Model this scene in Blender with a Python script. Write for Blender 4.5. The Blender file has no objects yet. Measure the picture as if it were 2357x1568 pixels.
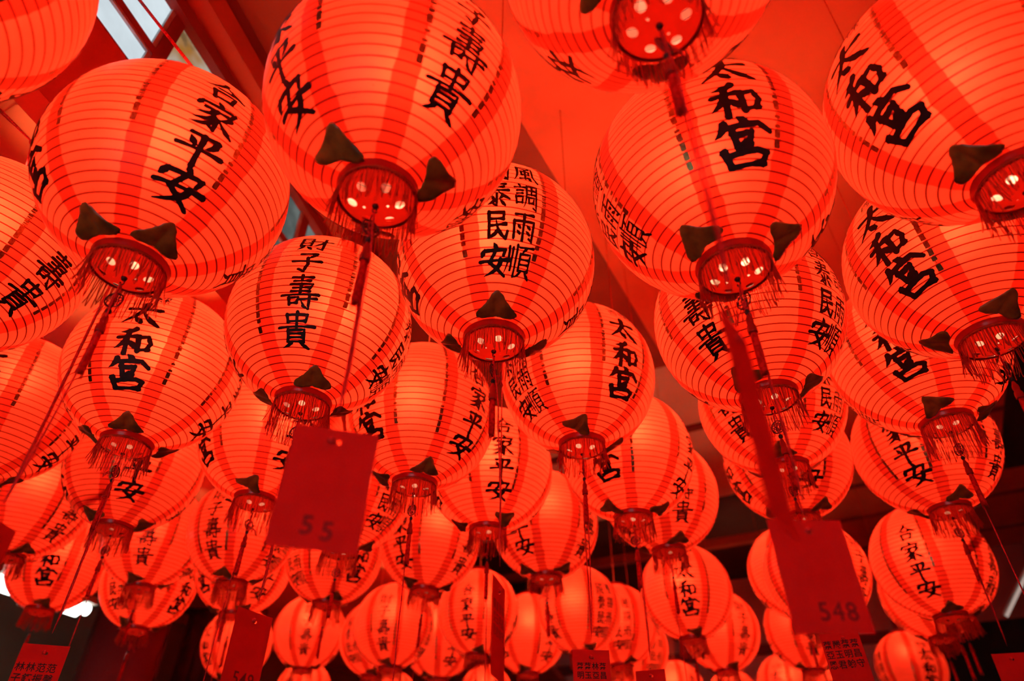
import bpy, bmesh, math, random
from mathutils import Vector, Matrix
from mathutils.geometry import delaunay_2d_cdt

# ---------------------------------------------------------------- scene, camera, world, exposure
SC = bpy.context.scene
COL = SC.collection
S = 0.25                      # lantern radius in metres; many sizes below are given in lantern radii
EYE = 1.55                    # camera height
rnd = random.Random(7)

SC.view_settings.view_transform = 'Standard'
SC.view_settings.look = 'None'
SC.view_settings.gamma = 1.0
SC.view_settings.exposure = 0.0
SC.view_settings.use_curve_mapping = False
SC.cycles.use_denoising = True
SC.cycles.use_light_tree = True
SC.cycles.max_bounces = 3
SC.cycles.diffuse_bounces = 2
SC.cycles.glossy_bounces = 2
SC.cycles.transmission_bounces = 3
SC.cycles.transparent_max_bounces = 4
SC.cycles.use_adaptive_sampling = True
SC.cycles.adaptive_threshold = 0.4
SC.cycles.adaptive_min_samples = 16
SC.cycles.sample_clamp_indirect = 6.0
SC.cycles.caustics_reflective = False
SC.cycles.caustics_refractive = False

cam_d = bpy.data.cameras.new('camera')
cam = bpy.data.objects.new('camera', cam_d)
COL.objects.link(cam)
SC.camera = cam
PITCH, ROLL, FPX = math.radians(37.3), math.radians(0.35), 1555.0
cp, sp, cr, sr = math.cos(PITCH), math.sin(PITCH), math.cos(ROLL), math.sin(ROLL)
x0, y0, f0 = Vector((1, 0, 0)), Vector((0, sp, -cp)), Vector((0, cp, sp))
xr, yr = x0 * cr - y0 * sr, x0 * sr + y0 * cr
mw = Matrix(((xr.x, -yr.x, -f0.x, 0), (xr.y, -yr.y, -f0.y, 0), (xr.z, -yr.z, -f0.z, EYE), (0, 0, 0, 1)))
cam.matrix_world = mw
cam_d.sensor_width = 36.0
cam_d.lens = FPX / 2357.0 * 36.0
cam_d.clip_start = 0.02
cam_d.dof.use_dof = True
cam_d.dof.focus_distance = 1.65
cam_d.dof.aperture_fstop = 1.8

W = bpy.data.worlds.new('World')
SC.world = W
W.use_nodes = True
W.node_tree.nodes['Background'].inputs[0].default_value = (0.75, 0.86, 1.0, 1)
W.node_tree.nodes['Background'].inputs[1].default_value = 1.8

BULB_W = 12.0                 # power of the bulb inside each lantern
BULB_Z = 0.32                 # its height above the lantern's centre, in radii
BULB_COL = (1.0, 0.62, 0.30)

# ---------------------------------------------------------------- material helpers
class NT:
    def __init__(s, name):
        s.m = bpy.data.materials.new(name); s.m.use_nodes = True
        s.t = s.m.node_tree; s.t.nodes.clear()
        s.out = s.t.nodes.new('ShaderNodeOutputMaterial')
    def n(s, typ, **kw):
        nd = s.t.nodes.new(typ)
        for k, v in kw.items(): setattr(nd, k, v)
        return nd
    def link(s, a, b): s.t.links.new(a, b)
    def math(s, op, a, b=None, c=None, clamp=False):
        nd = s.n('ShaderNodeMath', operation=op, use_clamp=clamp)
        for i, v in enumerate((a, b, c)):
            if v is None: continue
            if isinstance(v, (int, float)): nd.inputs[i].default_value = v
            else: s.link(v, nd.inputs[i])
        return nd.outputs[0]
    def mixc(s, fac, a, b, blend='MIX'):
        nd = s.n('ShaderNodeMix', data_type='RGBA', blend_type=blend)
        for i, v in ((0, fac), (6, a), (7, b)):
            if isinstance(v, (int, float)): nd.inputs[i].default_value = v
            elif isinstance(v, tuple): nd.inputs[i].default_value = (*v, 1)
            else: s.link(v, nd.inputs[i])
        return nd.outputs[2]
    def ramp(s, val, lo, hi, a=0.0, b=1.0):
        nd = s.n('ShaderNodeMapRange', interpolation_type='SMOOTHSTEP')
        s.link(val, nd.inputs[0])
        for i, v in ((1, lo), (2, hi), (3, a), (4, b)): nd.inputs[i].default_value = v
        return nd.outputs[0]
    def noise(s, scale, detail=3.0, coord='Object', stretch=None):
        tc = s.n('ShaderNodeTexCoord'); o = tc.outputs[coord]
        if stretch:
            mp = s.n('ShaderNodeMapping'); mp.inputs['Scale'].default_value = stretch
            s.link(o, mp.inputs[0]); o = mp.outputs[0]
        nz = s.n('ShaderNodeTexNoise'); nz.inputs['Scale'].default_value = scale; nz.inputs['Detail'].default_value = detail
        s.link(o, nz.inputs['Vector'])
        return nz.outputs['Fac']

def mat_principled(name, col, rough=0.6, metal=0.0, var=0.12, scale=12.0, bump=0.0, spec=0.4):
    t = NT(name)
    p = t.n('ShaderNodeBsdfPrincipled')
    nz = t.noise(scale)
    c = t.mixc(t.ramp(nz, 0.3, 0.7), tuple(x * (1 - var) for x in col), tuple(min(1, x * (1 + var)) for x in col))
    t.link(c, p.inputs['Base Color'])
    p.inputs['Roughness'].default_value = rough
    p.inputs['Metallic'].default_value = metal
    p.inputs['Specular IOR Level'].default_value = spec
    if bump:
        b = t.n('ShaderNodeBump'); b.inputs['Strength'].default_value = bump; b.inputs['Distance'].default_value = 0.01
        t.link(nz, b.inputs['Height']); t.link(b.outputs[0], p.inputs['Normal'])
    t.link(p.outputs[0], t.out.inputs[0])
    return t.m

def mat_translucent(name, tcol, dcol, fac, gloss=0.0, rough=0.25, var=0.15, scale=30.0):
    t = NT(name)
    nz = t.ramp(t.noise(scale), 0.3, 0.7, 1 - var, 1 + var)
    tr = t.n('ShaderNodeBsdfTranslucent'); di = t.n('ShaderNodeBsdfDiffuse')
    t.link(t.mixc(1.0, tcol, nz, 'MULTIPLY'), tr.inputs[0])
    t.link(t.mixc(1.0, dcol, nz, 'MULTIPLY'), di.inputs[0])
    mx = t.n('ShaderNodeMixShader'); mx.inputs[0].default_value = fac
    t.link(di.outputs[0], mx.inputs[1]); t.link(tr.outputs[0], mx.inputs[2])
    o = mx.outputs[0]
    if gloss:
        g = t.n('ShaderNodeBsdfGlossy'); g.inputs['Roughness'].default_value = rough
        fr = t.n('ShaderNodeFresnel'); fr.inputs[0].default_value = 1.45
        m2 = t.n('ShaderNodeMixShader')
        t.link(t.math('MULTIPLY', fr.outputs[0], gloss, clamp=True), m2.inputs[0])
        t.link(o, m2.inputs[1]); t.link(g.outputs[0], m2.inputs[2]); o = m2.outputs[0]
    t.link(o, t.out.inputs[0])
    return t.m

def mat_emit(name, col, strength, var=0.0, scale=3.0):
    t = NT(name)
    e = t.n('ShaderNodeEmission'); e.inputs[1].default_value = strength
    if var:
        nz = t.ramp(t.noise(scale, 5.0), 0.3, 0.75, 1 - var, 1.0)
        t.link(t.mixc(1.0, col, nz, 'MULTIPLY'), e.inputs[0])
    else: e.inputs[0].default_value = (*col, 1)
    t.link(e.outputs[0], t.out.inputs[0])
    return t.m

FORWARD = 0.095                # share of the light that passes the paper nearly straight, so the bulb glows through
RING0, RSTEP = 15.4, 4.4      # polar angle of the first wire hoop and spacing of the hoops, degrees
def mat_paper():
    """red lantern paper: eight double-layer seams, wire hoops showing through as dark lines"""
    t = NT('lantern_paper')
    uv = t.n('ShaderNodeUVMap'); sx = t.n('ShaderNodeSeparateXYZ'); t.link(uv.outputs[0], sx.inputs[0])
    u, v = sx.outputs[0], sx.outputs[1]
    wob = t.math('MULTIPLY_ADD', t.noise(26.0, 2.0), 0.05, -0.025)
    d = t.math('ABSOLUTE', t.math('SUBTRACT', t.math('FRACT', t.math('MULTIPLY', u, 8.0)), 0.5))
    d = t.math('MULTIPLY', t.math('MULTIPLY', d, 2 * math.pi / 8), t.math('SINE', t.math('MULTIPLY', v, math.pi)))
    d = t.math('ADD', d, wob)
    seam = t.ramp(d, 0.076, 0.084, 1.0, 0.0)
    ln = t.math('FRACT', t.math('MULTIPLY_ADD', v, 180.0 / RSTEP, -RING0 / RSTEP))
    ln = t.math('ABSOLUTE', t.math('SUBTRACT', ln, 0.5))
    wire = t.ramp(ln, 0.405, 0.440, 0.0, 1.0)
    fib = t.ramp(t.noise(14.0, 4.0, stretch=(1, 1, 4)), 0.3, 0.7, 0.92, 1.06)
    stain = t.ramp(t.noise(70.0, 2.0), 0.70, 0.78, 1.0, 0.8)
    base = (0.90, 0.047, 0.0225)
    c = t.mixc(1.0, base, t.math('MULTIPLY', fib, stain), 'MULTIPLY')
    c = t.mixc(seam, c, t.mixc(1.0, c, (0.60, 0.27, 0.22), 'MULTIPLY'))
    c = t.mixc(wire, c, t.mixc(1.0, c, (0.15, 0.05, 0.05), 'MULTIPLY'))
    tr = t.n('ShaderNodeBsdfTranslucent'); t.link(c, tr.inputs[0])
    di = t.n('ShaderNodeBsdfDiffuse'); t.link(t.mixc(1.0, c, (0.85, 0.8, 0.8), 'MULTIPLY'), di.inputs[0])
    mx = t.n('ShaderNodeMixShader'); mx.inputs[0].default_value = 0.6
    t.link(di.outputs[0], mx.inputs[1]); t.link(tr.outputs[0], mx.inputs[2])
    g = t.n('ShaderNodeBsdfGlossy'); g.inputs['Roughness'].default_value = 0.38
    fr = t.n('ShaderNodeFresnel'); fr.inputs[0].default_value = 1.35
    rf = t.n('ShaderNodeBsdfRefraction'); rf.inputs['Roughness'].default_value = 0.92; rf.inputs['IOR'].default_value = 1.4
    t.link(c, rf.inputs['Color'])
    m3 = t.n('ShaderNodeMixShader'); m3.inputs[0].default_value = FORWARD
    t.link(mx.outputs[0], m3.inputs[1]); t.link(rf.outputs[0], m3.inputs[2])
    m2 = t.n('ShaderNodeMixShader'); t.link(t.math('MULTIPLY', fr.outputs[0], 0.5), m2.inputs[0])
    t.link(m3.outputs[0], m2.inputs[1]); t.link(g.outputs[0], m2.inputs[2])
    t.link(m2.outputs[0], t.out.inputs[0])
    return t.m

M = {}
M['paper'] = mat_paper()
M['ink'] = mat_principled('black_ink', (0.012, 0.004, 0.006), 0.55, var=0.3, scale=60, spec=0.2)
M['gold'] = mat_principled('gold_foil', (0.20, 0.13, 0.045), 0.3, metal=0.95, var=0.25, scale=160)
M['leaf'] = mat_translucent('leaf_foil', (0.42, 0.11, 0.016), (0.42, 0.17, 0.03), 0.5, gloss=1.2, rough=0.3, var=0.5, scale=22)
M['plastic'] = mat_translucent('red_plastic', (0.50, 0.008, 0.003), (0.50, 0.010, 0.005), 0.5, gloss=0.6, rough=0.16, var=0.05)
M['rim'] = mat_translucent('red_rim_plastic', (0.70, 0.012, 0.006), (0.60, 0.014, 0.009), 0.5, gloss=1.0, rough=0.2, var=0.05)
M['thread'] = mat_translucent('red_thread', (0.95, 0.10, 0.04), (0.92, 0.10, 0.04), 0.6, var=0.15, scale=90)
M['cord'] = mat_principled('dark_red_cord', (0.72, 0.016, 0.014), 0.7, var=0.3, scale=120)
M['blackcord'] = mat_principled('black_wire', (0.02, 0.008, 0.008), 0.6)
M['card'] = mat_translucent('red_card', (0.96, 0.030, 0.014), (0.95, 0.050, 0.042), 0.6, var=0.04, scale=20)
M['cardink'] = mat_principled('card_ink', (0.035, 0.004, 0.004), 0.7)
M['fadedink'] = mat_principled('faded_card_ink', (0.20, 0.008, 0.008), 0.7)
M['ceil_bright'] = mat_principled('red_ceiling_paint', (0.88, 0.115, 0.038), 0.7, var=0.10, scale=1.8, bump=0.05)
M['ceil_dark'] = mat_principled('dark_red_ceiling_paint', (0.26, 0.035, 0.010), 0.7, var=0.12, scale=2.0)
M['ceil_pink'] = mat_principled('pink_plaster', (0.66, 0.42, 0.34), 0.8, var=0.10, scale=1.5)
M['ceil_black'] = mat_principled('near_black_ceiling', (0.045, 0.010, 0.008), 0.8, var=0.3, scale=1.5)  # near-black red colour of the far ceiling
M['plank'] = mat_principled('ceiling_planks', (0.55, 0.11, 0.045), 0.7, var=0.15, scale=1.2)
M['beam'] = mat_principled('red_beam_paint', (0.42, 0.055, 0.02), 0.55, var=0.12, scale=3)
M['beam_dark'] = mat_principled('maroon_beam_paint', (0.17, 0.02, 0.010), 0.6, var=0.15, scale=3)
M['wall_dark'] = mat_principled('dark_olive_wall', (0.20, 0.18, 0.11), 0.8, var=0.25, scale=1.0)
M['wall_brown'] = mat_principled('brown_wall', (0.42, 0.14, 0.10), 0.75, var=0.3, scale=1.0)
M['wall_black'] = mat_principled('flat_black', (0.012, 0.008, 0.007), 0.8)  # plain black for a flat ceiling strip and part of the back wall
M['floor'] = mat_principled('stone_floor', (0.16, 0.13, 0.11), 0.6, var=0.2, scale=2.0)
M['lacquer'] = mat_principled('red_lacquer', (0.22, 0.02, 0.02), 0.25, var=0.1, scale=2, spec=0.6)
M['pane'] = mat_emit('daylit_window_glass', (0.80, 0.91, 0.97), 0.92, var=0.22, scale=5)
M['pane_grey'] = mat_emit('dim_window_glass', (0.30, 0.34, 0.32), 0.55, var=0.6, scale=6)
M['frame_grey'] = mat_principled('grey_window_metal', (0.30, 0.33, 0.34), 0.4, var=0.2, scale=20)
M['tube'] = mat_emit('fluorescent_tube', (0.95, 1.0, 0.93), 6.0)
M['tube_dim'] = mat_emit('dim_tube', (1.0, 0.72, 0.62), 0.42)
M['housing'] = mat_principled('lamp_housing', (0.45, 0.43, 0.36), 0.5)
M['steel'] = mat_principled('hook_steel', (0.09, 0.02, 0.02), 0.35, metal=0.6)
M['banner'] = mat_principled('maroon_cloth', (0.10, 0.012, 0.008), 0.9, var=0.5, scale=4)
def mat_amber():
    t = NT('amber_stained_glass')
    e = t.n('ShaderNodeEmission'); e.inputs[1].default_value = 0.8
    nz = t.noise(3.2, 3.0)
    c = t.mixc(t.ramp(nz, 0.40, 0.62), (0.58, 0.52, 0.44), (0.42, 0.17, 0.02))
    c = t.mixc(t.ramp(t.noise(9.0, 4.0), 0.55, 0.7), c, (0.22, 0.12, 0.05))
    t.link(c, e.inputs[0]); t.link(e.outputs[0], t.out.inputs[0])
    return t.m
M['amber'] = mat_amber()

# ---------------------------------------------------------------- mesh helpers (lantern meshes are in radii, scaled by S)
def finish(bm, name, mats, smooth=True, scale=S, dz=0.0):
    bmesh.ops.recalc_face_normals(bm, faces=bm.faces) if not name.startswith('paper') else None
    me = bpy.data.meshes.new(name)
    bm.to_mesh(me); bm.free()
    me.transform(Matrix.Scale(scale, 4) @ Matrix.Translation((0, 0, dz)))
    for m in (mats if isinstance(mats, (list, tuple)) else [mats]): me.materials.append(m)
    if smooth:
        for p in me.polygons: p.use_smooth = True
    return me

def obj(name, me, parent=None, label=None):
    o = bpy.data.objects.new(name, me); COL.objects.link(o)
    if parent is not None: o.parent = parent
    if label: o['label'] = label
    return o

def tag(o, label, cat, group=None):
    o['label'] = label; o['category'] = cat
    if group: o['group'] = group
    return o

def sph(az, pol, r):
    """point at azimuth / polar angle (degrees) on the slightly tall lantern body"""
    a, p = math.radians(az), math.radians(pol)
    return Vector((r * math.sin(p) * math.cos(a), r * math.sin(p) * math.sin(a), 1.02 * r * math.cos(p)))

def tube(bm, pts, r, seg=6, cap=True):
    rings = []
    up = Vector((0.31, 0.95, 0.05)).normalized()
    for i, p in enumerate(pts):
        p = Vector(p)
        t = (Vector(pts[min(i + 1, len(pts) - 1)]) - Vector(pts[max(i - 1, 0)])).normalized()
        a = t.cross(up)
        if a.length < 1e-4: a = t.cross(Vector((1, 0, 0)))
        a.normalize(); b = t.cross(a)
        rr = r[i] if isinstance(r, (list, tuple)) else r
        rings.append([bm.verts.new(p + (a * math.cos(2 * math.pi * k / seg) + b * math.sin(2 * math.pi * k / seg)) * rr) for k in range(seg)])
    for q, w in zip(rings, rings[1:]):
        for k in range(seg): bm.faces.new((q[k], q[(k + 1) % seg], w[(k + 1) % seg], w[k]))
    if cap:
        bm.faces.new(rings[0][::-1]); bm.faces.new(rings[-1])

def lathe(bm, prof, seg=24, closed=False, center=(0, 0), star=0.0):
    rings = []
    for r, z in prof:
        if r < 1e-5: rings.append([bm.verts.new((center[0], center[1], z))])
        else:
            rings.append([bm.verts.new((center[0] + r * (1 + star * (k % 2)) * math.cos(2 * math.pi * k / seg),
                                        center[1] + r * (1 + star * (k % 2)) * math.sin(2 * math.pi * k / seg), z)) for k in range(seg)])
    pairs = list(zip(rings, rings[1:])) + ([(rings[-1], rings[0])] if closed else [])
    for a, b in pairs:
        for k in range(seg):
            k2 = (k + 1) % seg
            if len(a) == 1 and len(b) == 1: continue
            if len(a) == 1: bm.faces.new((a[0], b[k2], b[k]))
            elif len(b) == 1: bm.faces.new((a[k], a[k2], b[0]))
            else: bm.faces.new((a[k], a[k2], b[k2], b[k]))

def box(bm, c0, c1, mat=None):
    vs = [bm.verts.new((x, y, z)) for z in (c0[2], c1[2]) for x, y in ((c0[0], c0[1]), (c1[0], c0[1]), (c1[0], c1[1]), (c0[0], c1[1]))]
    fs = [(3, 2, 1, 0), (4, 5, 6, 7), (0, 1, 5, 4), (1, 2, 6, 5), (2, 3, 7, 6), (3, 0, 4, 7)]
    out = [bm.faces.new([vs[i] for i in f]) for f in fs]
    if mat is not None:
        for f in out: f.material_index = mat
    return vs

# ---------------------------------------------------------------- brush characters: stroke kind, then x,y points on a 100x100 square
CH = {
'tai': 'h 12,36 88,27;p 50,3 49,38 32,68 6,95;n 48,38 64,66 97,94;d 36,70 52,88',
'he': 'p 46,4 36,14 8,22;h 4,42 54,32;v 30,16 31,97;p 28,44 20,62 2,80;d 34,50 54,70;v 60,32 66,84;k 60,36 86,28 96,50 88,76;h 66,80 92,72',
'gong': 'd 42,0 58,11;p 16,12 12,26 0,38;k 14,22 80,12 100,27;v 32,32 40,60;k 34,37 66,30 60,56;h 40,57 61,53;p 54,52 46,62 36,70;v 14,66 27,95;k 19,75 74,64 92,68 82,90;h 27,96 84,88',
'ge': 'p 50,2 36,28 4,50;n 50,8 66,30 98,50;h 34,46 66,43;v 26,62 31,97;k 26,62 76,58 70,93;h 31,92 70,88',
'jia': 'd 46,0 56,12;d 14,16 8,34;k 14,21 88,15 80,30;h 24,38 76,33;p 50,36 36,52 10,62;k 40,46 56,62 55,96 42,88;p 48,58 34,72 8,82;p 52,70 34,88 6,98;p 82,40 70,52 60,58;n 58,56 72,74 96,92',
'ping': 'h 22,14 80,9;d 24,24 36,42;p 78,22 70,34 60,42;h 4,56 96,46;v 50,12 49,99',
'an': 'd 47,0 56,14;d 16,18 8,38;k 16,24 86,18 78,36;k 50,28 32,58 52,72 80,96;p 70,48 56,76 16,98;h 2,56 98,47',
'cai': 'v 9,8 9,70;k 9,9 40,7 40,70;h 12,28 38,26;h 12,46 38,44;h 12,66 38,64;p 18,72 14,84 2,96;d 30,74 44,92;h 48,34 99,26;k 78,4 78,92 62,84;p 76,36 64,56 44,74',
'zi': 'h 26,12 72,8;p 76,8 68,20 52,34;k 51,30 56,62 46,95 28,86;h 4,50 96,45',
'shou': 'h 24,8 78,4;v 50,0 50,18;h 30,20 72,16;k 22,30 80,26 74,40;h 30,41 72,37;v 50,28 50,54;h 26,51 74,48;h 2,64 98,56;v 22,70 25,90;k 22,71 46,68 44,86;h 25,86 44,84;h 50,74 94,68;k 76,60 75,99 60,92;d 55,78 62,90',
'gui': 'v 22,8 26,29;k 22,9 78,5 73,27;h 26,27 73,23;v 50,0 50,42;h 2,44 98,36;v 28,50 28,82;k 28,50 71,47 71,82;h 30,60 68,58;h 30,70 68,68;h 28,82 70,80;p 38,84 30,92 16,99;d 60,84 84,98',
'feng': 'p 18,8 18,60 4,96;k 18,10 78,5 80,66 99,94;p 66,16 48,22 30,26;v 34,36 36,60;k 34,37 66,34 64,56;h 36,57 64,55;v 50,24 50,82;h 28,83 68,76;d 60,70 72,88',
'guo': 'v 8,8 9,97;k 8,9 92,6 92,97;h 10,93 90,92;h 22,28 78,24;v 26,42 27,60;k 26,43 46,41 45,58;h 27,58 45,57;h 20,76 52,70;k 56,14 60,56 84,86;p 78,48 66,68 48,84;d 68,11 78,20',
'taib': 'h 20,12 80,8;h 26,25 74,21;h 8,40 92,34;p 48,0 40,36 4,68;n 54,38 68,52 98,68;k 50,50 50,95 38,90;d 30,60 40,72;p 42,76 34,84 18,92;p 72,58 64,66 58,70;d 62,74 80,92',
'min': 'k 22,10 80,6 78,32;h 24,32 78,29;v 22,8 24,92;p 52,74 40,86 18,96;h 24,56 88,47;n 50,32 60,68 86,96;k 86,96 95,70',
'tiao': 'd 16,2 26,12;h 2,21 44,16;h 12,34 36,30;h 12,46 36,42;v 10,58 14,82;k 10,59 38,55 36,78;h 14,80 36,77;p 52,10 52,62 42,94;k 52,10 93,6 94,96 82,90;h 62,26 84,23;v 73,16 73,42;h 60,43 86,40;v 62,54 64,76;k 62,55 84,52 82,72;h 64,75 82,72',
'yu': 'h 14,10 86,5;v 12,34 16,92;k 12,34 90,29 88,96 76,88;v 50,8 50,97;d 26,46 38,56;d 26,66 38,76;d 62,44 76,54;d 62,64 76,74',
'shun': 'p 10,12 11,58 2,94;v 24,14 24,80;v 39,4 39,97;h 48,10 99,5;p 74,10 66,18 58,26;v 54,28 54,78;k 54,29 91,26 90,78;h 56,44 88,42;h 56,59 88,57;h 54,77 90,75;p 64,78 56,90 42,99;d 78,78 98,97',
'xi': 'h 6,14 94,9;v 14,38 20,92;k 14,39 88,33 80,90;p 40,14 38,50 26,68;k 60,14 60,58 78,58;h 20,88 80,85',
'luo': 'v 8,30 10,56;k 8,30 38,27 36,54;h 10,55 36,53;v 23,10 23,84;h 2,86 44,78;d 36,70 46,88;v 52,6 52,40;k 52,6 95,4 94,40;h 53,22 92,20;h 53,39 92,37;v 73,6 73,38;p 72,44 64,52 54,58;h 56,57 86,53;p 82,46 74,58 62,68;h 52,71 94,66;v 74,58 74,98;d 60,78 50,92;d 86,76 98,92',
}
BASEW = {'h': (.8, .62, .62, 1.05), 'v': (1.05, .85, .8, .9), 'p': (1.05, .95, .72, .22), 'n': (.3, .6, 1.1, .55), 'd': (.35, .9, 1.15, .8), 'k': (.8, .8, .8, .7)}

def stroke_outlines(code, w):
    """centre line samples with half widths for each stroke of a character"""
    out = []
    for s in CH[code].split(';'):
        f = s.split(); kind = f[0]
        pts = [Vector(tuple(map(float, q.split(',')))) for q in f[1:]]
        if kind in 'pn' and len(pts) == 3:                 # quadratic curve through the middle point
            c = pts[1] * 2 - (pts[0] + pts[2]) / 2
            pts = [pts[0] * (1 - t) ** 2 + c * 2 * t * (1 - t) + pts[2] * t * t for t in [i / 8 for i in range(9)]]
        fine = []
        for a, b in zip(pts, pts[1:]):
            n = max(1, int((b - a).length / 7))
            fine += [a.lerp(b, i / n) for i in range(n)]
        fine.append(pts[-1])
        prof = BASEW[kind]
        L = [0.0]
        for a, b in zip(fine, fine[1:]): L.append(L[-1] + (b - a).length)
        ws = []
        for l in L:
            t = l / max(L[-1], 1e-6) * 3; i = min(2, int(t)); ws.append(w * (prof[i] + (prof[i + 1] - prof[i]) * (t - i)))
        out.append((fine, ws))
    return out

def glyph(bm, code, w, place, jit):
    """brush strokes as strips with round ends, each vertex sent through place(x, y)"""
    def poly(pts):
        try: bm.faces.new([bm.verts.new(place(p.x, p.y)) for p in pts])
        except ValueError: pass
    for fine, ws in stroke_outlines(code, w):
        n = len(fine); nor = []
        for i in range(n):
            t = (fine[min(i + 1, n - 1)] - fine[max(i - 1, 0)])
            t = t.normalized() if t.length > 1e-6 else Vector((1, 0))
            nor.append(Vector((-t.y, t.x)))
        ed = [(fine[i] + nor[i] * ws[i] * jit.uniform(.9, 1.1), fine[i] - nor[i] * ws[i] * jit.uniform(.9, 1.1)) for i in range(n)]
        vs = [(bm.verts.new(place(a.x, a.y)), bm.verts.new(place(b.x, b.y))) for a, b in ed]
        for (a, b), (c, d) in zip(vs, vs[1:]): bm.faces.new((a, c, d, b))
        for i in {0, n - 1} | {i for i in range(1, n - 1) if (fine[i] - fine[i - 1]).normalized().dot((fine[i + 1] - fine[i]).normalized()) < .75}:
            rot = jit.uniform(0, 1)
            poly([fine[i] + Vector((math.cos(2 * math.pi * (k + rot) / 9), math.sin(2 * math.pi * (k + rot) / 9))) * ws[i] * jit.uniform(.9, 1.12) for k in range(9)])

ZC = 1.02                     # lantern root sits at the bottom of the paper body
def lettering_mesh(name, items, seed):
    """items: (char, centre azimuth offset deg, top polar, bottom polar, width in deg at the equator, half stroke)"""
    bm = bmesh.new(); jit = random.Random(seed)
    for code, azo, p0, p1, wd, hw in items:
        def place(x, y):
            pol = p0 + (p1 - p0) * y / 100
            az = azo + (x - 50) / 100 * wd / max(.5, math.sin(math.radians(pol)))
            return sph(az, pol, 1.007)
        glyph(bm, code, hw, place, jit)
    for f in bm.faces:
        if f.normal.dot(f.calc_center_median()) < 0: f.normal_flip()
    me = bpy.data.meshes.new(name); bm.to_mesh(me); bm.free()
    me.transform(Matrix.Scale(S, 4) @ Matrix.Translation((0, 0, ZC))); me.materials.append(M['ink'])
    return me

TXT = {
'A': lettering_mesh('bold_brush_lettering', [('xi', -5, 59, 68.5, 8, 7), ('luo', 5.5, 59, 68.5, 9, 5), ('tai', -1, 71.5, 91.5, 24, 8.8), ('he', 0, 93.5, 112, 21, 9.2), ('gong', 1, 112, 134, 22.5, 8.6)], 1),
'B': lettering_mesh('column_lettering', [('ge', 3, 66, 83, 19, 7.2), ('jia', 3, 85, 103, 20, 7), ('ping', 3, 105, 122, 20, 8), ('an', 3, 122, 141, 21, 8)], 2),
'C': lettering_mesh('longevity_lettering', [('cai', 1, 61, 77, 19, 6.0), ('zi', 0, 79, 95, 17, 8), ('shou', 0, 97, 117, 21, 5.2), ('gui', 0, 119, 139, 20, 5.4)], 3),
'D': lettering_mesh('double_column_lettering', [('guo', -7.6, 69, 85, 13, 5.8), ('feng', 7.6, 67, 84, 13.5, 6.2), ('taib', -7.6, 87, 104, 14, 6.8), ('tiao', 7.6, 86, 103.5, 13, 5.4), ('min', -7.6, 106, 121.5, 13, 8), ('yu', 7.6, 105.5, 121, 13, 7), ('an', -8, 123.5, 140, 15, 8), ('shun', 7.8, 122.5, 139.5, 13.5, 5.2)], 4),
}
TXTNAME = {'A': 'bold_lettering', 'B': 'column_lettering', 'C': 'fine_lettering', 'D': 'double_lettering'}

# ---------------------------------------------------------------- lantern part meshes
def paper_mesh():
    bm = bmesh.new(); uvl = bm.loops.layers.uv.new('UVMap')
    NA = 96; n = int((164.5 - 15.4) / RSTEP + .5)
    pols = []
    for i in range(n): pols += [RING0 + RSTEP * i, RING0 + RSTEP * (i + .5)]
    pols.append(RING0 + RSTEP * n)
    jit = random.Random(3)
    rows = []
    for j, p in enumerate(pols):
        r = 1.0 if j % 2 == 0 else 0.9955
        rows.append([bm.verts.new(sph(360 * k / NA, p, r + jit.uniform(-.0007, .0007))) for k in range(NA)])
    for j in range(len(pols) - 1):
        for k in range(NA):
            k2 = (k + 1) % NA
            f = bm.faces.new((rows[j][k], rows[j + 1][k], rows[j + 1][k2], rows[j][k2]))
            for lp, (a, p) in zip(f.loops, ((k, pols[j]), (k, pols[j + 1]), (k + 1, pols[j + 1]), (k + 1, pols[j]))):
                lp[uvl].uv = (a / NA, p / 180)
    return finish(bm, 'paper_shade', M['paper'], dz=ZC)

def gold_mesh(seed):
    """row of short gold foil dashes running down one seam edge"""
    bm = bmesh.new(); jit = random.Random(seed)
    end = jit.uniform(112, 132)
    prev = None
    def row(p, hw, o):
        nonlocal prev
        w = hw / math.sin(math.radians(p))
        cur = [bm.verts.new(sph(k * w + o, p, 1.0055)) for k in (-1, 1)]
        if prev: bm.faces.new((prev[0], cur[0], cur[1], prev[1]))
        prev = cur
    for i in range(int((end - 38) / RSTEP)):
        a0 = RING0 + RSTEP * (5 + i)
        for (b0, b1) in ((.06, .40), (.50, .70), (.79, .93)):
            if jit.random() < .18 or (a0 > 100 and b0 > .6): continue
            p0, p1 = a0 + RSTEP * b0, a0 + RSTEP * (b1 + (.12 if a0 > 95 else 0))
            o = jit.uniform(-.15, .15)
            row(p0 - .08, .12, o); row(p0, 1.25, o); row(p1, 1.25, o); row(p1 + .08, .12, o)
    return finish(bm, 'gold_trim', M['gold'], smooth=False, dz=ZC)

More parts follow.
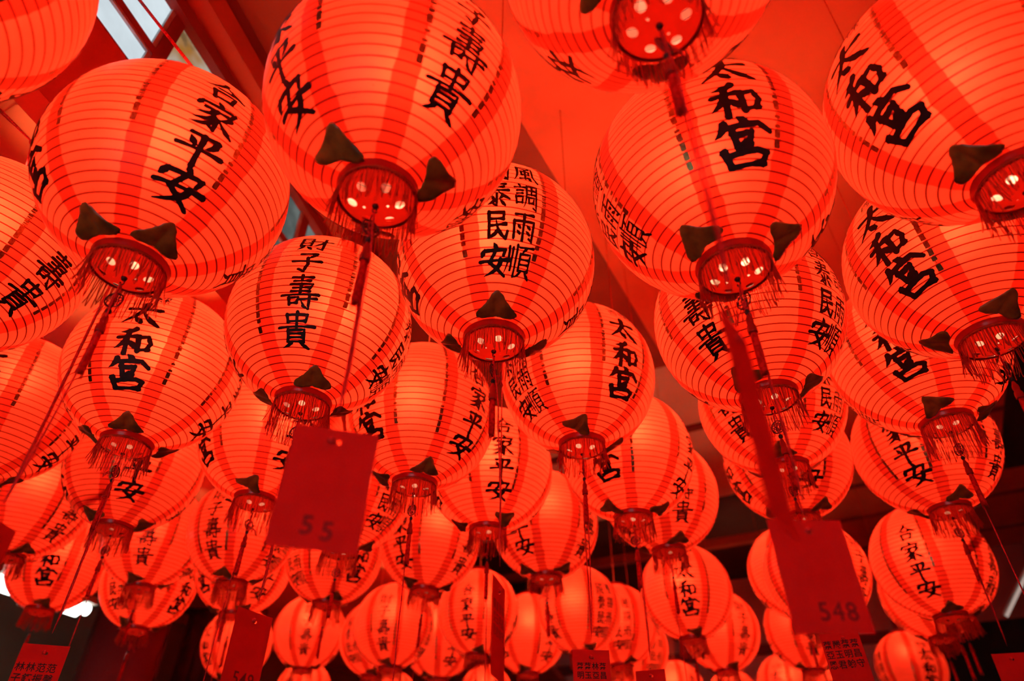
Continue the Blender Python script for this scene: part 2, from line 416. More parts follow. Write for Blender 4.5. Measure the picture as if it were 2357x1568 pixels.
def leaf_mesh(rot, seed):
    """curling three lobed foil leaf lying against the lower paper, with its stalk"""
    jit = random.Random(seed)
    half = [(0, .150), (.042, .122), (.075, .066), (.112, .018), (.160, -.040), (.180, -.080), (.162, -.112), (.105, -.120), (.05, -.106), (0, -.100)]
    out = [Vector(p) for p in half] + [Vector((-x, y)) for x, y in half[-2:0:-1]]
    ring = []
    for i in range(len(out)):                      # Catmull-Rom smoothing of the outline
        a, b, c, d = (out[(i + k) % len(out)] for k in (-1, 0, 1, 2))
        for t in (0, .33, .66):
            ring.append(.5 * (2 * b + (c - a) * t + (2 * a - 5 * b + 4 * c - d) * t * t + (3 * b - a - 3 * c + d) * t ** 3))
    ring = [p * jit.uniform(.97, 1.03) for p in ring]
    inner = []
    for i in range(-8, 9):
        for j in range(-6, 9):
            q = Vector((i * .021, j * .021))
            ins = False
            for a, b in zip(ring, ring[1:] + ring[:1]):
                if (a.y > q.y) != (b.y > q.y) and q.x < (b.x - a.x) * (q.y - a.y) / (b.y - a.y) + a.x: ins = not ins
            if ins and min((q - r).length for r in ring) > .012: inner.append(q)
    n = len(ring)
    v2, _, f2, *_ = delaunay_2d_cdt(ring + inner, [(i, (i + 1) % n) for i in range(n)], [list(range(n))], 1, 1e-6)
    ph = jit.uniform(0, 6)
    c, s = math.cos(rot), math.sin(rot)
    pc = math.radians(155.0)
    cdir, ea, eu = Vector((math.sin(pc), 0, math.cos(pc))), Vector((0, 1, 0)), Vector((-math.cos(pc), 0, math.sin(pc)))
    def pos(p, lift):
        x, y = p.x * c - p.y * s, p.x * s + p.y * c
        r = 1.022 + .10 * abs(p.x) * (.6 + .6 * math.sin(ph)) + .008 * math.sin(26 * p.y + ph) * abs(p.x) / .1 - .012 * math.exp(-(p.x / .012) ** 2) + lift
        q = (cdir + ea * x + eu * y).normalized()
        return Vector((q.x * r, q.y * r, q.z * r * 1.02))
    bm = bmesh.new()
    top = [bm.verts.new(pos(p, .005)) for p in v2]; bot = [bm.verts.new(pos(p, 0)) for p in v2]
    for f in f2:
        bm.faces.new([top[i] for i in f]); bm.faces.new([bot[i] for i in f][::-1])
    for i in range(n):
        j = (i + 1) % n
        bm.faces.new((top[i], bot[i], bot[j], top[j]))
    return finish(bm, 'leaf', M['leaf'], dz=ZC)

def collar_mesh():
    bm = bmesh.new()
    lathe(bm, [(.270, -.956), (.292, -.958), (.293, -.978), (.284, -1.0), (.2775, -1.022)], 64)
    return finish(bm, 'collar', M['rim'], dz=ZC)
def band_mesh():
    bm = bmesh.new()
    lathe(bm, [(.2765, -1.020), (.2765, -1.034), (.262, -1.034), (.262, -1.020)], 64, closed=True)
    return finish(bm, 'band', M['blackcord'], dz=ZC)
def bowl_mesh():
    """shallow plastic bowl with round vent holes"""
    pts, edges, NB = [], [], 72
    R = .272
    holes = [(.165 * math.cos(math.radians(60 * k + 12)), .165 * math.sin(math.radians(60 * k + 12)), .034) for k in range(6)] + [(.085 * math.cos(2.3), .085 * math.sin(2.3), .010), (.085 * math.cos(5.2), .085 * math.sin(5.2), .010)]
    for k in range(NB): pts.append(Vector((R * math.cos(2 * math.pi * k / NB), R * math.sin(2 * math.pi * k / NB))))
    edges += [(k, (k + 1) % NB) for k in range(NB)]
    for hx, hy, hr in holes:
        b = len(pts); n = 20
        pts += [Vector((hx + hr * math.cos(2 * math.pi * k / n), hy + hr * math.sin(2 * math.pi * k / n))) for k in range(n)]
        edges += [(b + k, b + (k + 1) % n) for k in range(n)]
    for i in range(1, 13):
        for k in range(6 * i):
            r = R * i / 13; a = 2 * math.pi * (k + .3 * i) / (6 * i)
            p = Vector((r * math.cos(a), r * math.sin(a)))
            if all((p - Vector(h[:2])).length > h[2] + .006 for h in holes): pts.append(p)
    pts.append(Vector((0, 0)))
    v2, _, f2, *_ = delaunay_2d_cdt(pts, edges, [], 0, 1e-6)
    bm = bmesh.new()
    def z(r): return -1.034 - .085 * (1 - (r / R) ** 2.6)
    vs = [bm.verts.new((p.x, p.y, z(p.length))) for p in v2]
    for f in f2:
        c = sum((v2[i] for i in f), Vector((0, 0))) / len(f)
        if c.length > R or any((c - Vector(h[:2])).length < h[2] for h in holes): continue
        bm.faces.new([vs[i] for i in f])
    for v in [v for v in bm.verts if not v.link_faces]: bm.verts.remove(v)
    lathe(bm, [(.276, -1.034), (.279, -1.042), (.274, -1.050), (.264, -1.048), (.262, -1.034)], 64, closed=True)
    return finish(bm, 'vented_bowl', M['plastic'], dz=ZC)
def fringe_mesh(seed, drop):
    bm = bmesh.new(); jit = random.Random(seed)
    for k in range(118):
        a = 2 * math.pi * (k + jit.uniform(-.35, .35)) / 118
        if jit.random() < .06: continue
        L = drop * jit.uniform(.82, 1.1); r0 = .281
        sx, sy = jit.uniform(-.035, .035), jit.uniform(-.035, .035)
        out = jit.uniform(-.01, .022)
        pts = []
        for i in range(6):
            t = i / 5
            pts.append(((r0 + out * t) * math.cos(a) + sx * t * t, (r0 + out * t) * math.sin(a) + sy * t * t, -1.030 - L * t))
        tube(bm, pts, .0042, 3, cap=False)
    lathe(bm, [(.2785, -1.024), (.284, -1.030), (.284, -1.050), (.2785, -1.048)], 48, closed=True)
    return finish(bm, 'fringe', M['thread'], dz=ZC)
def hook_mesh():
    bm = bmesh.new()
    lathe(bm, [(0, -1.10), (.020, -1.105), (.024, -1.125), (.018, -1.14), (0, -1.145)], 16)
    tube(bm, [(.0, 0, -1.14), (.014, 0, -1.16), (.016, 0, -1.18), (0, 0, -1.196), (-.016, 0, -1.18), (-.012, 0, -1.165)], .005, 8)
    return finish(bm, 'hook', M['steel'], dz=ZC)
def loop_mesh():
    bm = bmesh.new()
    tube(bm, [(0, 0, -1.185), (.012, .004, -1.25), (.006, 0, -1.33), (.0, 0, -1.45)], .007, 6)
    tube(bm, [(0, 0, -1.185), (-.014, .006, -1.25), (-.02, 0, -1.31), (-.008, 0, -1.41), (0, 0, -1.45)], .006, 6)
    tube(bm, [(.0, 0, -1.40), (-.05, .02, -1.37), (-.10, .03, -1.40), (-.125, .03, -1.45)], .004, 5)
    tube(bm, [(.0, 0, -1.40), (-.04, .03, -1.375), (-.08, .04, -1.41), (-.10, .05, -1.46)], .004, 5)
    return finish(bm, 'tassel_cord', M['cord'], dz=ZC)
def medallion_mesh():
    """pierced round charm"""
    bm = bmesh.new(); cz = -1.345
    def tor(R, r, cx=0, z0=cz, n=28, m=6):
        rows = []
        for i in range(n):
            a = 2 * math.pi * i / n
            rows.append([bm.verts.new((cx + (R + r * math.cos(2 * math.pi * j / m)) * math.cos(a), r * .8 * math.sin(2 * math.pi * j / m), z0 + (R + r * math.cos(2 * math.pi * j / m)) * math.sin(a))) for j in range(m)])
        for i in range(n):
            for j in range(m):
                bm.faces.new((rows[i][j], rows[(i + 1) % n][j], rows[(i + 1) % n][(j + 1) % m], rows[i][(j + 1) % m]))
    tor(.066, .0065); tor(.020, .0055, n=16)
    for k in range(7):
        a = 2 * math.pi * k / 7 + .3
        tor(.0145, .0042, cx=.044 * math.cos(a), z0=cz + .044 * math.sin(a), n=12, m=5)
    return finish(bm, 'pierced_charm', M['steel'], dz=ZC)
def bead_mesh():
    bm = bmesh.new()
    lathe(bm, [(0, -1.43), (.014, -1.434), (.0215, -1.448), (.020, -1.464), (.011, -1.476), (0, -1.48)], 14)
    return finish(bm, 'bead', M['blackcord'], dz=ZC)
def gourd_mesh():
    bm = bmesh.new()
    lathe(bm, [(0, -1.475), (.012, -1.478), (.017, -1.50), (.026, -1.522), (.0285, -1.545), (.025, -1.566), (.0245, -1.573), (.033, -1.59), (.037, -1.618), (.034, -1.638), (.036, -1.646), (.029, -1.652), (0, -1.65)], 20)
    return finish(bm, 'gourd_bead', M['rim'], dz=ZC)
def tassel_mesh():
    bm = bmesh.new(); jit = random.Random(5)
    lathe(bm, [(0, -1.64), (.018, -1.648), (.022, -1.68), (.0235, -1.83), (.025, -1.98), (.019, -2.01), (0, -2.0)], 28, star=.14)
    for k in range(16):
        a = jit.uniform(0, 6.28); r = jit.uniform(.018, .025)
        tube(bm, [(r * math.cos(a), r * math.sin(a), -1.85), (r * math.cos(a) * 1.1, r * math.sin(a) * 1.1, -1.95), (r * 1.25 * math.cos(a), r * 1.25 * math.sin(a), -2.01 - jit.uniform(0, .05))], .0026, 4)
    return finish(bm, 'tassel', M['thread2'], dz=ZC)
def line_mesh(z0, z1, off=0.03, sway=(0, 0)):
    bm = bmesh.new(); jit = random.Random(int(abs(z1) * 100)); pts = []
    for i in range(9):
        t = i / 8; z = z0 + (z1 - z0) * t
        o = off * min(1, t * 3)
        pts.append((o + sway[0] * t + jit.uniform(-.004, .004) * (0 < i < 8), sway[1] * t - o * .5, z))
    tube(bm, pts, [.0058 if i % 2 else .0072 for i in range(9)], 6)
    return finish(bm, 'hanging_string', M['cord'], dz=ZC)
def toprim_mesh():
    bm = bmesh.new()
    lathe(bm, [(.262, .958), (.284, .965), (.284, 1.03), (.265, 1.045), (.255, 1.03), (.255, .965)], 48, closed=True)
    for k in range(2):
        a = math.pi * k / 2
        tube(bm, [(.26 * math.cos(a), .26 * math.sin(a), 1.02), (0, 0, 1.03), (-.26 * math.cos(a), -.26 * math.sin(a), 1.02)], .008, 6)
    return finish(bm, 'top_rim', M['rim'], dz=ZC)
def cord_mesh(top):
    bm = bmesh.new()
    tube(bm, [(0, 0, 1.02), (0, 0, top)], .007, 6)
    return finish(bm, 'suspension_cord', M['thread'], dz=ZC)

M['thread2'] = mat_translucent('dark_red_tassel_thread', (0.92, 0.018, 0.010), (0.92, 0.022, 0.014), 0.4, var=0.3, scale=120)
ME = dict(paper=paper_mesh(), collar=collar_mesh(), band=band_mesh(), bowl=bowl_mesh(), hook=hook_mesh(), loop=loop_mesh(),
          charm=medallion_mesh(), bead=bead_mesh(), gourd=gourd_mesh(), tassel=tassel_mesh(), toprim=toprim_mesh())
ME['gold'] = [gold_mesh(20 + i) for i in range(4)]
ME['leaf'] = [leaf_mesh(r, 40 + i) for i, r in enumerate((0.0, .42, -.38, .16, -.62))]
ME['fringe'] = [fringe_mesh(60 + i, d) for i, d in enumerate((.30, .27, .33))]

bulb_d = bpy.data.lights.new('bulb', 'POINT')
bulb_d.energy = BULB_W; bulb_d.color = BULB_COL; bulb_d.shadow_soft_size = 0.03
bulb_small = bulb_d.copy(); bulb_small.energy = BULB_W * .68      # the far rows carry weaker bulbs
bulb_dying = bulb_d.copy(); bulb_dying.energy = BULB_W * .38

# ---------------------------------------------------------------- the lanterns
# name, centre (in lantern radii from the camera), turn of the text, azimuth of one leaf, has a long string below
LAN = [
('L1',-3.922,1.973,4.760,165,30),('L2',-3.017,3.895,4.677,220,256),('L3',-0.955,3.181,4.714,131,238),('L4',0.887,2.108,5.146,38,76),
('L5',3.562,3.091,4.800,193,200),('L6',1.729,3.840,4.654,265,218),('L7',-0.168,5.019,4.818,9,274),('L8',-2.156,5.952,4.704,94,296),
('L9',4.409,4.915,4.805,203,259),('L10',-4.420,6.911,4.735,284,292),('L11',-5.426,4.912,4.824,175,40),('L12',-6.835,7.880,4.785,286,41),
('L13',-1.229,7.947,4.744,231,191),('L14',0.870,7.396,5.019,301,261),('L15',2.612,5.791,4.706,38,221),('L16',5.052,6.801,5.017,224,228),
('L17',-5.955,9.779,4.876,210,4),('L18',-3.490,8.675,4.833,220,277),('L19',-8.624,11.458,5.030,169,335),('L20',-2.705,10.540,4.817,58,352),
('L21',-0.346,9.850,4.901,190,308),('L22',1.790,9.420,4.931,237,213),('L23',2.675,11.228,5.105,100,283),('L24',0.649,12.276,4.989,144,210),
('L25',3.715,8.263,5.173,31,128),('L26',4.555,10.095,5.233,174,183),('L27',6.321,9.197,4.988,127,264),('L28',7.823,12.490,4.412,132,246),
('L29',9.660,16.016,4.905,245,275),('L30',6.493,15.514,5.211,68,206),('L31',3.919,15.425,4.711,258,270),('L32',5.553,18.854,4.760,111,281),
('L33',1.694,17.099,4.782,33,178),('L34',2.845,18.753,4.861,358,296),('L35',-0.797,17.436,4.796,163,281),('L36',-2.924,17.968,4.611,83,265),
('L37',-5.793,20.582,5.082,101,342),('L38',-1.642,13.122,4.998,149,234),('L39',-3.724,14.112,5.025,318,305),('L40',-5.171,12.718,4.988,77,267),
('L41',-7.275,13.528,5.157,109,275),('L42',-8.094,15.410,4.839,348,262),('L43',-10.016,14.956,5.103,292,306),('L44',-5.901,14.981,5.039,231,212),
('L45',-8.125,21.478,4.960,230,20),('L46',-1.933,19.726,4.694,207,232),('L47',0.476,19.319,4.769,215,253),('L48',-3.816,20.403,4.894,329,40),
('L50',3.733,21.665,4.950,30,60),('L52',9.589,25.782,4.703,233,20),('L53',11.286,26.866,4.846,169,80),('L54',7.695,18.689,4.760,77,210),
('L55',12.313,22.571,4.655,271,30),
('E1',-7.632,27.678,4.76,250,30),('E3',-0.87,28.138,4.76,30,70),('E4',3.44,28.171,4.76,110,10),('E5',6.102,27.243,4.76,200,40),('E6',8.545,28.711,4.76,70,50),('E7',-4.61,29.333,4.76,160,90),('L29b',8.984,14.073,4.822,124,296),('L30b',6.137,13.627,4.546,124,30)]
LPOS = {l[0]: Vector(l[1:4]) for l in LAN}
LABEL = {
'E1': 'far lantern whose top just rises at the bottom edge right of the 549 card',
'E7': 'far lantern top at the bottom edge below the centred fine column lantern',
'E3': 'far lantern top at the bottom edge just left of the edge-on card',
'E4': 'far lantern top at the bottom edge around the small card with one row of names',
'E5': 'far glowing lantern top at the bottom edge, third left of the grey bright panel',
'E6': 'far lantern top at the bottom edge left of the lantern by the grey bright panel',
'behind': 'red paper lantern added unseen behind the camera to light the fronts of the cards',
'L1': 'red paper lantern cut off by the top left corner',
'L2': 'large red lantern at upper left beside the window, four characters down its right side',
'L3': 'large red lantern above the card marked 55, two leaves over its vented bowl',
'L4': 'nearest red lantern, cut by the top edge, its holed bowl seen from below',
'L5': 'large red lantern cut by the upper right edge, bold characters on its left side',
'L6': 'large red lantern at upper right with three bold characters facing out above two leaves',
'L7': 'red lantern in the middle with two columns of characters above one front leaf',
'L8': 'red lantern behind the top of the 55 card, one fine column of four characters',
'L9': 'red lantern at right edge directly under the cut off large one, bold slanting characters',
'L10': 'red lantern under the large upper left one, three bold characters centred',
'L11': 'red lantern cut by the left edge beside the large upper left one, two slanting characters',
'L12': 'red lantern half cut by the left edge, below the one with slanting characters',
'L13': 'red lantern between the 55 card and the central string, blank front, characters at right',
'L14': 'red lantern right of the central string, small and bold characters on its right side',
'L15': 'red lantern directly under the large upper right one, double column at its right',
'L16': 'red lantern third down the right edge, two bold characters at its upper left',
'L17': 'red lantern with a single character beside a hanging tassel, lower left, two side leaves',
'L18': 'red lantern left of the 55 card with a bold character at its left rim',
'L19': 'red lantern at left edge behind the leftmost card, one character at right above its leaf',
'L20': 'red lantern mostly hidden by the 55 card, double column showing right of it',
'L21': 'red lantern crossed by the central string, two characters right on the string',
'L22': 'red lantern right of centre with two leaves like eyes above its collar',
'L23': 'red lantern tucked behind the one with leaves like eyes, fine characters at its right',
'L24': 'red lantern below the central right one, single character at its left, glowing blank front',
'L25': 'red lantern second under the large upper right one, double column at its right rim',
'L26': 'red lantern third under the large upper right one, bold characters on its left rim',
'L27': 'red lantern fourth down the right side, two bold characters on its left half',
'L28': 'red lantern at lower right with a full column of four characters slanting down its left',
'L29': 'red lantern lowest behind the slanting column one at lower right, leaf at its bottom',
'L29b': 'red lantern bulging out at right behind the slanting column one at lower right',
'L30': 'red lantern left of the 548 card, blank front with glittering gold seam',
'L30b': 'red lantern hidden behind the 548 card, showing as a sliver at its right',
'L31': 'small far red lantern with three bold characters facing out, lower right of centre',
'L32': 'far red lantern peeping out right of the small bold three character one',
'L33': 'far red lantern above the small card at the bottom, double column on its right',
'L34': 'far blurred lantern between the double column one and the bold three character one',
'L35': 'far red lantern left of the edge-on card, one blurred column of four characters',
'L36': 'far red lantern with a centred fine column of characters, bottom left of centre',
'L37': 'far glowing lantern right of the 549 card, fine characters on its front',
'L38': 'red lantern under the blank front one, two leaves, characters on both sides',
'L39': 'red lantern just below the 55 card, leaf at its collar, bold characters at right',
'L40': 'red lantern left of the 55 card bottom edge, fine characters on its left side',
'L41': 'red lantern under the single character one at lower left, two fine characters centred',
'L42': 'red lantern in front of the red pillar, its characters on both lower sides',
'L43': 'red lantern at lower left in front of the white lamp, bold character near its top',
'L44': 'red lantern above the 549 card, bold characters at left and right',
'L45': 'far red lantern half hidden behind the 549 card, shiny left side',
'L46': 'far lantern at the bottom, below and left of the edge-on card',
'L47': 'far lantern just right of the edge-on card, pear shaped bright gap in front',
'L48': 'far lantern squeezed between two fine column lanterns at the bottom, double column',
'L50': 'faint far lantern low behind the bold three character one, double column',
'L52': 'small lantern at the bottom edge left of the grey bright panel',
'L53': 'small lantern at the bottom edge right of the grey bright panel',
'L54': 'red lantern below the gold seamed one left of the 548 card',
'L55': 'far lantern at the bottom right of the names card, dark bold characters',
}
TOFF = {'A': 0, 'B': 90, 'C': 180, 'D': 270}
LONG = {'L13': -3.7, 'L18': -3.7, 'L21': -3.7, 'L12': -3.3, 'L17': -3.4, 'L5': -3.2, 'L9': -3.3, 'L16': -3.3, 'L1': -3.0, 'L11': -3.3,
        'L19': -3.3, 'L23': -3.4, 'L38': -3.3, 'L31': -3.2, 'L40': -3.3, 'L28': -3.2, 'L30': -3.0}
WN = Vector((-.972, .233, 0)); WD = Vector((.233, .972, 0))     # normal and direction of the clerestory wall
WALLN, CEIL, AISLE = 5.83, 11.0, 7.0
linecache, cordcache = {}, {}
LEAVES = {'L2': (256, 322, 110), 'L3': (238, 350, 110), 'L4': (76, 205, 300), 'L6': (217, 320, 97), 'L7': (274, 159, 32), 'L10': (292, 201, 42), 'L8': (296, 180, 42), 'L9': (257, 156, 20)}

def child(name, me, parent, rz=0.0):
    o = bpy.data.objects.new(name, me); COL.objects.link(o); o.parent = parent
    if rz: o.rotation_euler = (0, 0, math.radians(rz))
    return o

def build_lantern(key, x, y, z, rot, leaf):
    r = random.Random(key)
    root = bpy.data.objects.new('paper_lantern', None); COL.objects.link(root)
    root.empty_display_size = .05
    root.location = (x * S, y * S, EYE + (z - ZC) * S)
    root.rotation_euler = (math.radians(r.uniform(-1.2, 1.2)), math.radians(r.uniform(-1.2, 1.2)), math.radians(rot))
    tag(root, LABEL[key], 'lantern', 'red paper lanterns under the temple ceiling')
    far = math.hypot(x, y) > 11.5
    shade = child('paper_shade', ME['paper'], root)
    for b, a in TOFF.items():
        if key == 'L7': a = {'A': 180, 'B': 90, 'C': 0, 'D': 270}[b]
        child(TXTNAME[b], TXT[b], shade, a)
    for k in range(8):
        child('gold_trim', ME['gold'][r.randrange(4)], shade, 45 * k + 22.5 + (-4.6 if r.random() < .7 else 4.6))
    for a in LEAVES.get(key, (leaf, leaf + 110 + r.uniform(-9, 9), leaf + 237 + r.uniform(-9, 9))):
        child('leaf', ME['leaf'][r.randrange(5)], root, a - rot)
    child('collar', ME['collar'], root); child('band', ME['band'], root)
    child('vented_bowl', ME['bowl'], root, r.uniform(0, 360))
    fr = child('fringe', ME['fringe'][r.randrange(3)], root, r.uniform(0, 360)); fr['kind'] = 'stuff'
    ta = r.uniform(0, 360)
    child('hook', ME['hook'], root, ta); child('tassel_cord', ME['loop'], root, ta)
    if not far: child('pierced_charm', ME['charm'], root, ta)
    child('bead', ME['bead'], root); child('gourd_bead', ME['gourd'], root); child('tassel', ME['tassel'], root, ta)
    if key in LONG:
        if LONG[key] not in linecache: linecache[LONG[key]] = line_mesh(-1.19, LONG[key], .035)
        child('hanging_string', linecache[LONG[key]], root, ta)
    child('top_rim', ME['toprim'], root)
    top = (AISLE if Vector((x, y, 0)).dot(WN) > WALLN else CEIL) - z
    top = round(top, 2)
    if top not in cordcache: cordcache[top] = cord_mesh(top)
    if key not in ('L2', 'L11'): child('suspension_cord', cordcache[top], root)
    b = bpy.data.objects.new('bulb', bulb_dying if key == 'L55' else bulb_small if math.hypot(x, y) > 10 else bulb_d); COL.objects.link(b); b.parent = root; b.location = (r.uniform(-.15, .15) * S, r.uniform(-.15, .15) * S, (ZC + BULB_Z + r.uniform(-.08, .1)) * S)
    return root
ROOT = {l[0]: build_lantern(*l) for l in LAN}

for uu, vv in [(.1, -1.9), (.1, .2), (-2.0, -1.9), (-2.0, .2), (-2.0, 2.4), (-2.3, 6.8), (-4.1, -1.9), (-4.1, .2), (-4.1, 2.4), (-4.1, 4.5), (-4.1, 6.8), (2.2, -1.95)]:  # unseen lanterns added to light the fronts of cards and tassels
    u_, v_ = Vector((.475, .88)).normalized(), Vector((-.88, .475)).normalized()
    q = u_ * uu + v_ * vv
    build_lantern('behind', q.x, q.y, 4.76, rnd.uniform(0, 360), rnd.uniform(0, 360))

# stay cords tied off to the clerestory beam and aisle ceiling
def stay(key, z, ends):
    base = LPOS[key]; bm = bmesh.new(); k = Vector(z) * S + Vector((0, 0, EYE))
    tube(bm, [(base.x * S, base.y * S, EYE + (base.z + 1.02) * S), tuple(k)], .012 * S, 6)
    bmesh.ops.create_uvsphere(bm, u_segments=10, v_segments=6, radius=.035 * S, matrix=Matrix.Translation(k))
    for e, rr in ends:
        tube(bm, [tuple(k), (e[0] * S, e[1] * S, EYE + e[2] * S)], rr * S, 6)
    me = finish(bm, 'stay_cord', M['cord'], scale=1.0)
    o = obj('stay_cord', me); r = ROOT[key]
    bpy.context.view_layer.update()
    o.parent = r; o.matrix_parent_inverse = r.matrix_world.inverted()
stay('L2', (-3.159, 3.769, 6.2), [((-4.95, 3.86, 8.7), .017), ((-4.95, 3.96, 8.78), .009)])
stay('L11', (-5.192, 4.528, 6.1), [((-6.10, 4.78, 7.0), .010), ((-6.10, 4.62, 7.0), .010)])

# ---------------------------------------------------------------- hanging cards
def text_mesh(body, size, mat, bold=0.0, spacing=1.0, line=1.0):
    c = bpy.data.curves.new('t', 'FONT'); c.body = body; c.size = size; c.align_x = 'CENTER'; c.align_y = 'CENTER'
    c.offset = bold; c.space_character = spacing; c.space_line = line; c.resolution_u = 3
    o = bpy.data.objects.new('t', c); COL.objects.link(o)
    bpy.context.view_layer.update()
    me = bpy.data.meshes.new_from_object(o.evaluated_get(bpy.context.evaluated_depsgraph_get()))
    bpy.data.objects.remove(o); bpy.data.curves.remove(c)
    me.materials.clear(); me.materials.append(mat)
    return me

def card(key, ztop, w, h, yaw, label, sway=(0, 0), texts=(), roll=0.0, bend=0.0):
    """texts: (string, size, x, y from the top, ink, bold) in card units; yaw turns the card away from facing the camera"""
    L = LPOS[key]; p = Vector((L.x + sway[0], L.y + sway[1], 0))
    face = math.atan2(-p.y, -p.x)                       # towards the camera
    root = bpy.data.objects.new('hanging_card', None); COL.objects.link(root); root.empty_display_size = .03
    root.location = (p.x * S, p.y * S, EYE + (L.z + ztop - h) * S)
    root.rotation_euler = (0, math.radians(roll), face + math.pi / 2 + math.radians(yaw))
    tag(root, label, 'card', 'number and name cards hanging from the lanterns')
    bm = bmesh.new(); n = 10; T = .006
    hole = Vector((.02, h - .075)); hr = .014
    ring = [Vector((-w / 2, 0)), Vector((w / 2, 0)), Vector((w / 2, h)), Vector((-w / 2, h))]
    per = []
    for a, b in zip(ring, ring[1:] + ring[:1]): per += [a.lerp(b, i / 8) for i in range(8)]
    nb = len(per)
    pts = per + [hole + Vector((math.cos(6.2832 * k / 12), math.sin(6.2832 * k / 12))) * hr for k in range(12)]
    ed = [(i, (i + 1) % nb) for i in range(nb)] + [(nb + i, nb + (i + 1) % 12) for i in range(12)]
    for i in range(1, 6):
        for j in range(1, 8):
            q = Vector((-w / 2 + w * i / 6, h * j / 8))
            if (q - hole).length > hr * 2: pts.append(q)
    v2, _, f2, *_ = delaunay_2d_cdt(pts, ed, [], 0, 1e-6)
    def yb(x, z): return bend * (1 - (2 * x / w) ** 2) * .5 + bend * .6 * (z / h - .5) ** 2
    fr = [bm.verts.new((q.x, yb(q.x, q.y) - T / 2, q.y)) for q in v2]; 
    cnt = set()
    for f in f2:
        c = sum((v2[i] for i in f), Vector((0, 0))) / len(f)
        if (c - hole).length < hr * .95: continue
        bm.faces.new([fr[i] for i in f])
    for v in [v for v in bm.verts if not v.link_faces]: bm.verts.remove(v)
    child('card_sheet', finish(bm, 'card_sheet', M['card'], smooth=False), root)
    for body, size, tx, ty, ink, bold in texts:
        me = text_mesh(body, size * S, M[ink], bold * S, 1.12, 1.15)
        for v in me.vertices:
            x, z = v.co.x + tx * S, v.co.y + (h - ty) * S
            v.co = (x, (yb(x / S, z / S) - T / 2 - .0025) * S, z)
        child('printed_text', me, root)
    # string from the lantern's hook down to the hole
    bm = bmesh.new()
    top = Vector((L.x, L.y, L.z - 1.19)); bot = Vector((p.x, p.y, L.z + ztop - .07))
    jit = random.Random(key); pts = []
    for i in range(13):
        t = i / 12
        pts.append(top.lerp(bot, t) + Vector((.030 * min(1, 4 * t, 4 * (1 - t)) + jit.uniform(-.003, .003), -.01, 0)))
    bmr = [(.0058 if i % 2 else .0075) for i in range(13)]
    tube(bm, [tuple(q * S + Vector((0, 0, EYE))) for q in pts], [q * S for q in bmr], 6)
    lathe(bm, [(0, 0), (.018 * S, .004 * S), (.022 * S, .02 * S), (.012 * S, .036 * S), (0, .04 * S)], 10, center=(0, 0))
    for v in list(bm.verts)[-42:]: v.co += Vector((p.x * S, p.y * S, EYE + (L.z + ztop - .085) * S))
    o = obj('hanging_string', finish(bm, 'hanging_string', M['cord'], scale=1.0))
    bpy.context.view_layer.update()
    o.parent = root; o.matrix_parent_inverse = root.matrix_world.inverted()
    return root

card('L3', -2.90, .44, .66, -4, 'red card with the number 55 hanging below the large upper lantern', (0, 0), [('5', .135, -.045, .545, 'fadedink', .001), ('5', .135, .055, .565, 'fadedink', .001)], roll=2)
card('L6', -3.06, .45, .64, 28, 'dark red card with the number 548 hanging at lower right', (0.02, 0), [('548', .14, .05, .53, 'fadedink', .0)], roll=-1)
card('L4', -3.46, .36, .85, 78, 'blurred red card seen almost edge-on, closest of the cards', texts=[], roll=-3)
card('L2', -3.08, .42, .56, 50, 'pinkish red card cut off by the left edge', (-.09, 0))
card('L10', -3.16, .40, .62, -14, 'red card with rows of black names at the lower left corner', (0, 0), [('林林范范\n子鈺振馨\n喻雯宇安', .082, -.02, .30, 'cardink', .0012)])
card('L8', -3.08, .40, .62, 42, 'red card with the number 549 at bottom left of centre', (0, 0), [('549', .14, .02, .52, 'fadedink', .001)])
card('L7', -3.22, .40, .66, 76, 'narrow red card turned almost edge-on, below the central string', (0.08, 0), [('蔡嚴蔡蔡\n亞玉明昌\n恩君翰守', .075, 0, .28, 'fadedink', .0)])
card('L14', -3.35, .38, .60, 10, 'small red card with one row of names at bottom centre', (-.05, 0), [('蔡蔡林蔡\n明玉亞昌', .072, 0, .20, 'cardink', .001)])
card('L25', -3.10, .43, .66, 12, 'purplish red card with three rows of names under the 548 card', (.12, 0), [('蔡嚴蔡蔡\n亞玉明昌\n恩君翰守', .092, -.01, .24, 'cardink', .0012)], roll=-3)
card('L22', -3.04, .38, .60, -12, 'plain pinkish card just showing at the bottom edge right of centre')
card('L27', -2.92, .40, .60, 18, 'plain pinkish card at the bottom right corner')

# ---------------------------------------------------------------- the hall
U = Vector((.475, .88, 0)).normalized(); V = Vector((-U.y, U.x, 0))
def struct(name, bm, mats, rot=None):
    me = finish(bm, name, mats, smooth=False, scale=1.0)
    me.transform(rot @ Matrix.Scale(S, 4) if rot else Matrix.Scale(S, 4))
    o = obj(name, me); o.location.z = EYE
    bpy.context.view_layer.update()
    o['kind'] = 'structure'
    return o
UV = Matrix(((U.x, V.x, 0, 0), (U.y, V.y, 0, 0), (0, 0, 1, 0), (0, 0, 0, 1)))
def slab(name, mat, *boxes):
    """boxes in the hall's own axes: u along the lantern rows, v to the left"""
    bm = bmesh.new()
    for (u0, u1, v0, v1, z0, z1) in boxes: box(bm, (u0, v0, z0), (u1, v1, z1))
    return struct(name, bm, mat, UV)
FLZ = -EYE / S
slab('floor', M['floor'], (-12, 37, -6, 24, FLZ - .4, FLZ))
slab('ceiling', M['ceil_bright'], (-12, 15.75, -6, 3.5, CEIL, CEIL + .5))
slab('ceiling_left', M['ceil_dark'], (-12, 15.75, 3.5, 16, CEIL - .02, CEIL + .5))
slab('ceiling_back', M['ceil_pink'], (15.75, 25.2, 1.5, 24, CEIL, CEIL + .5))
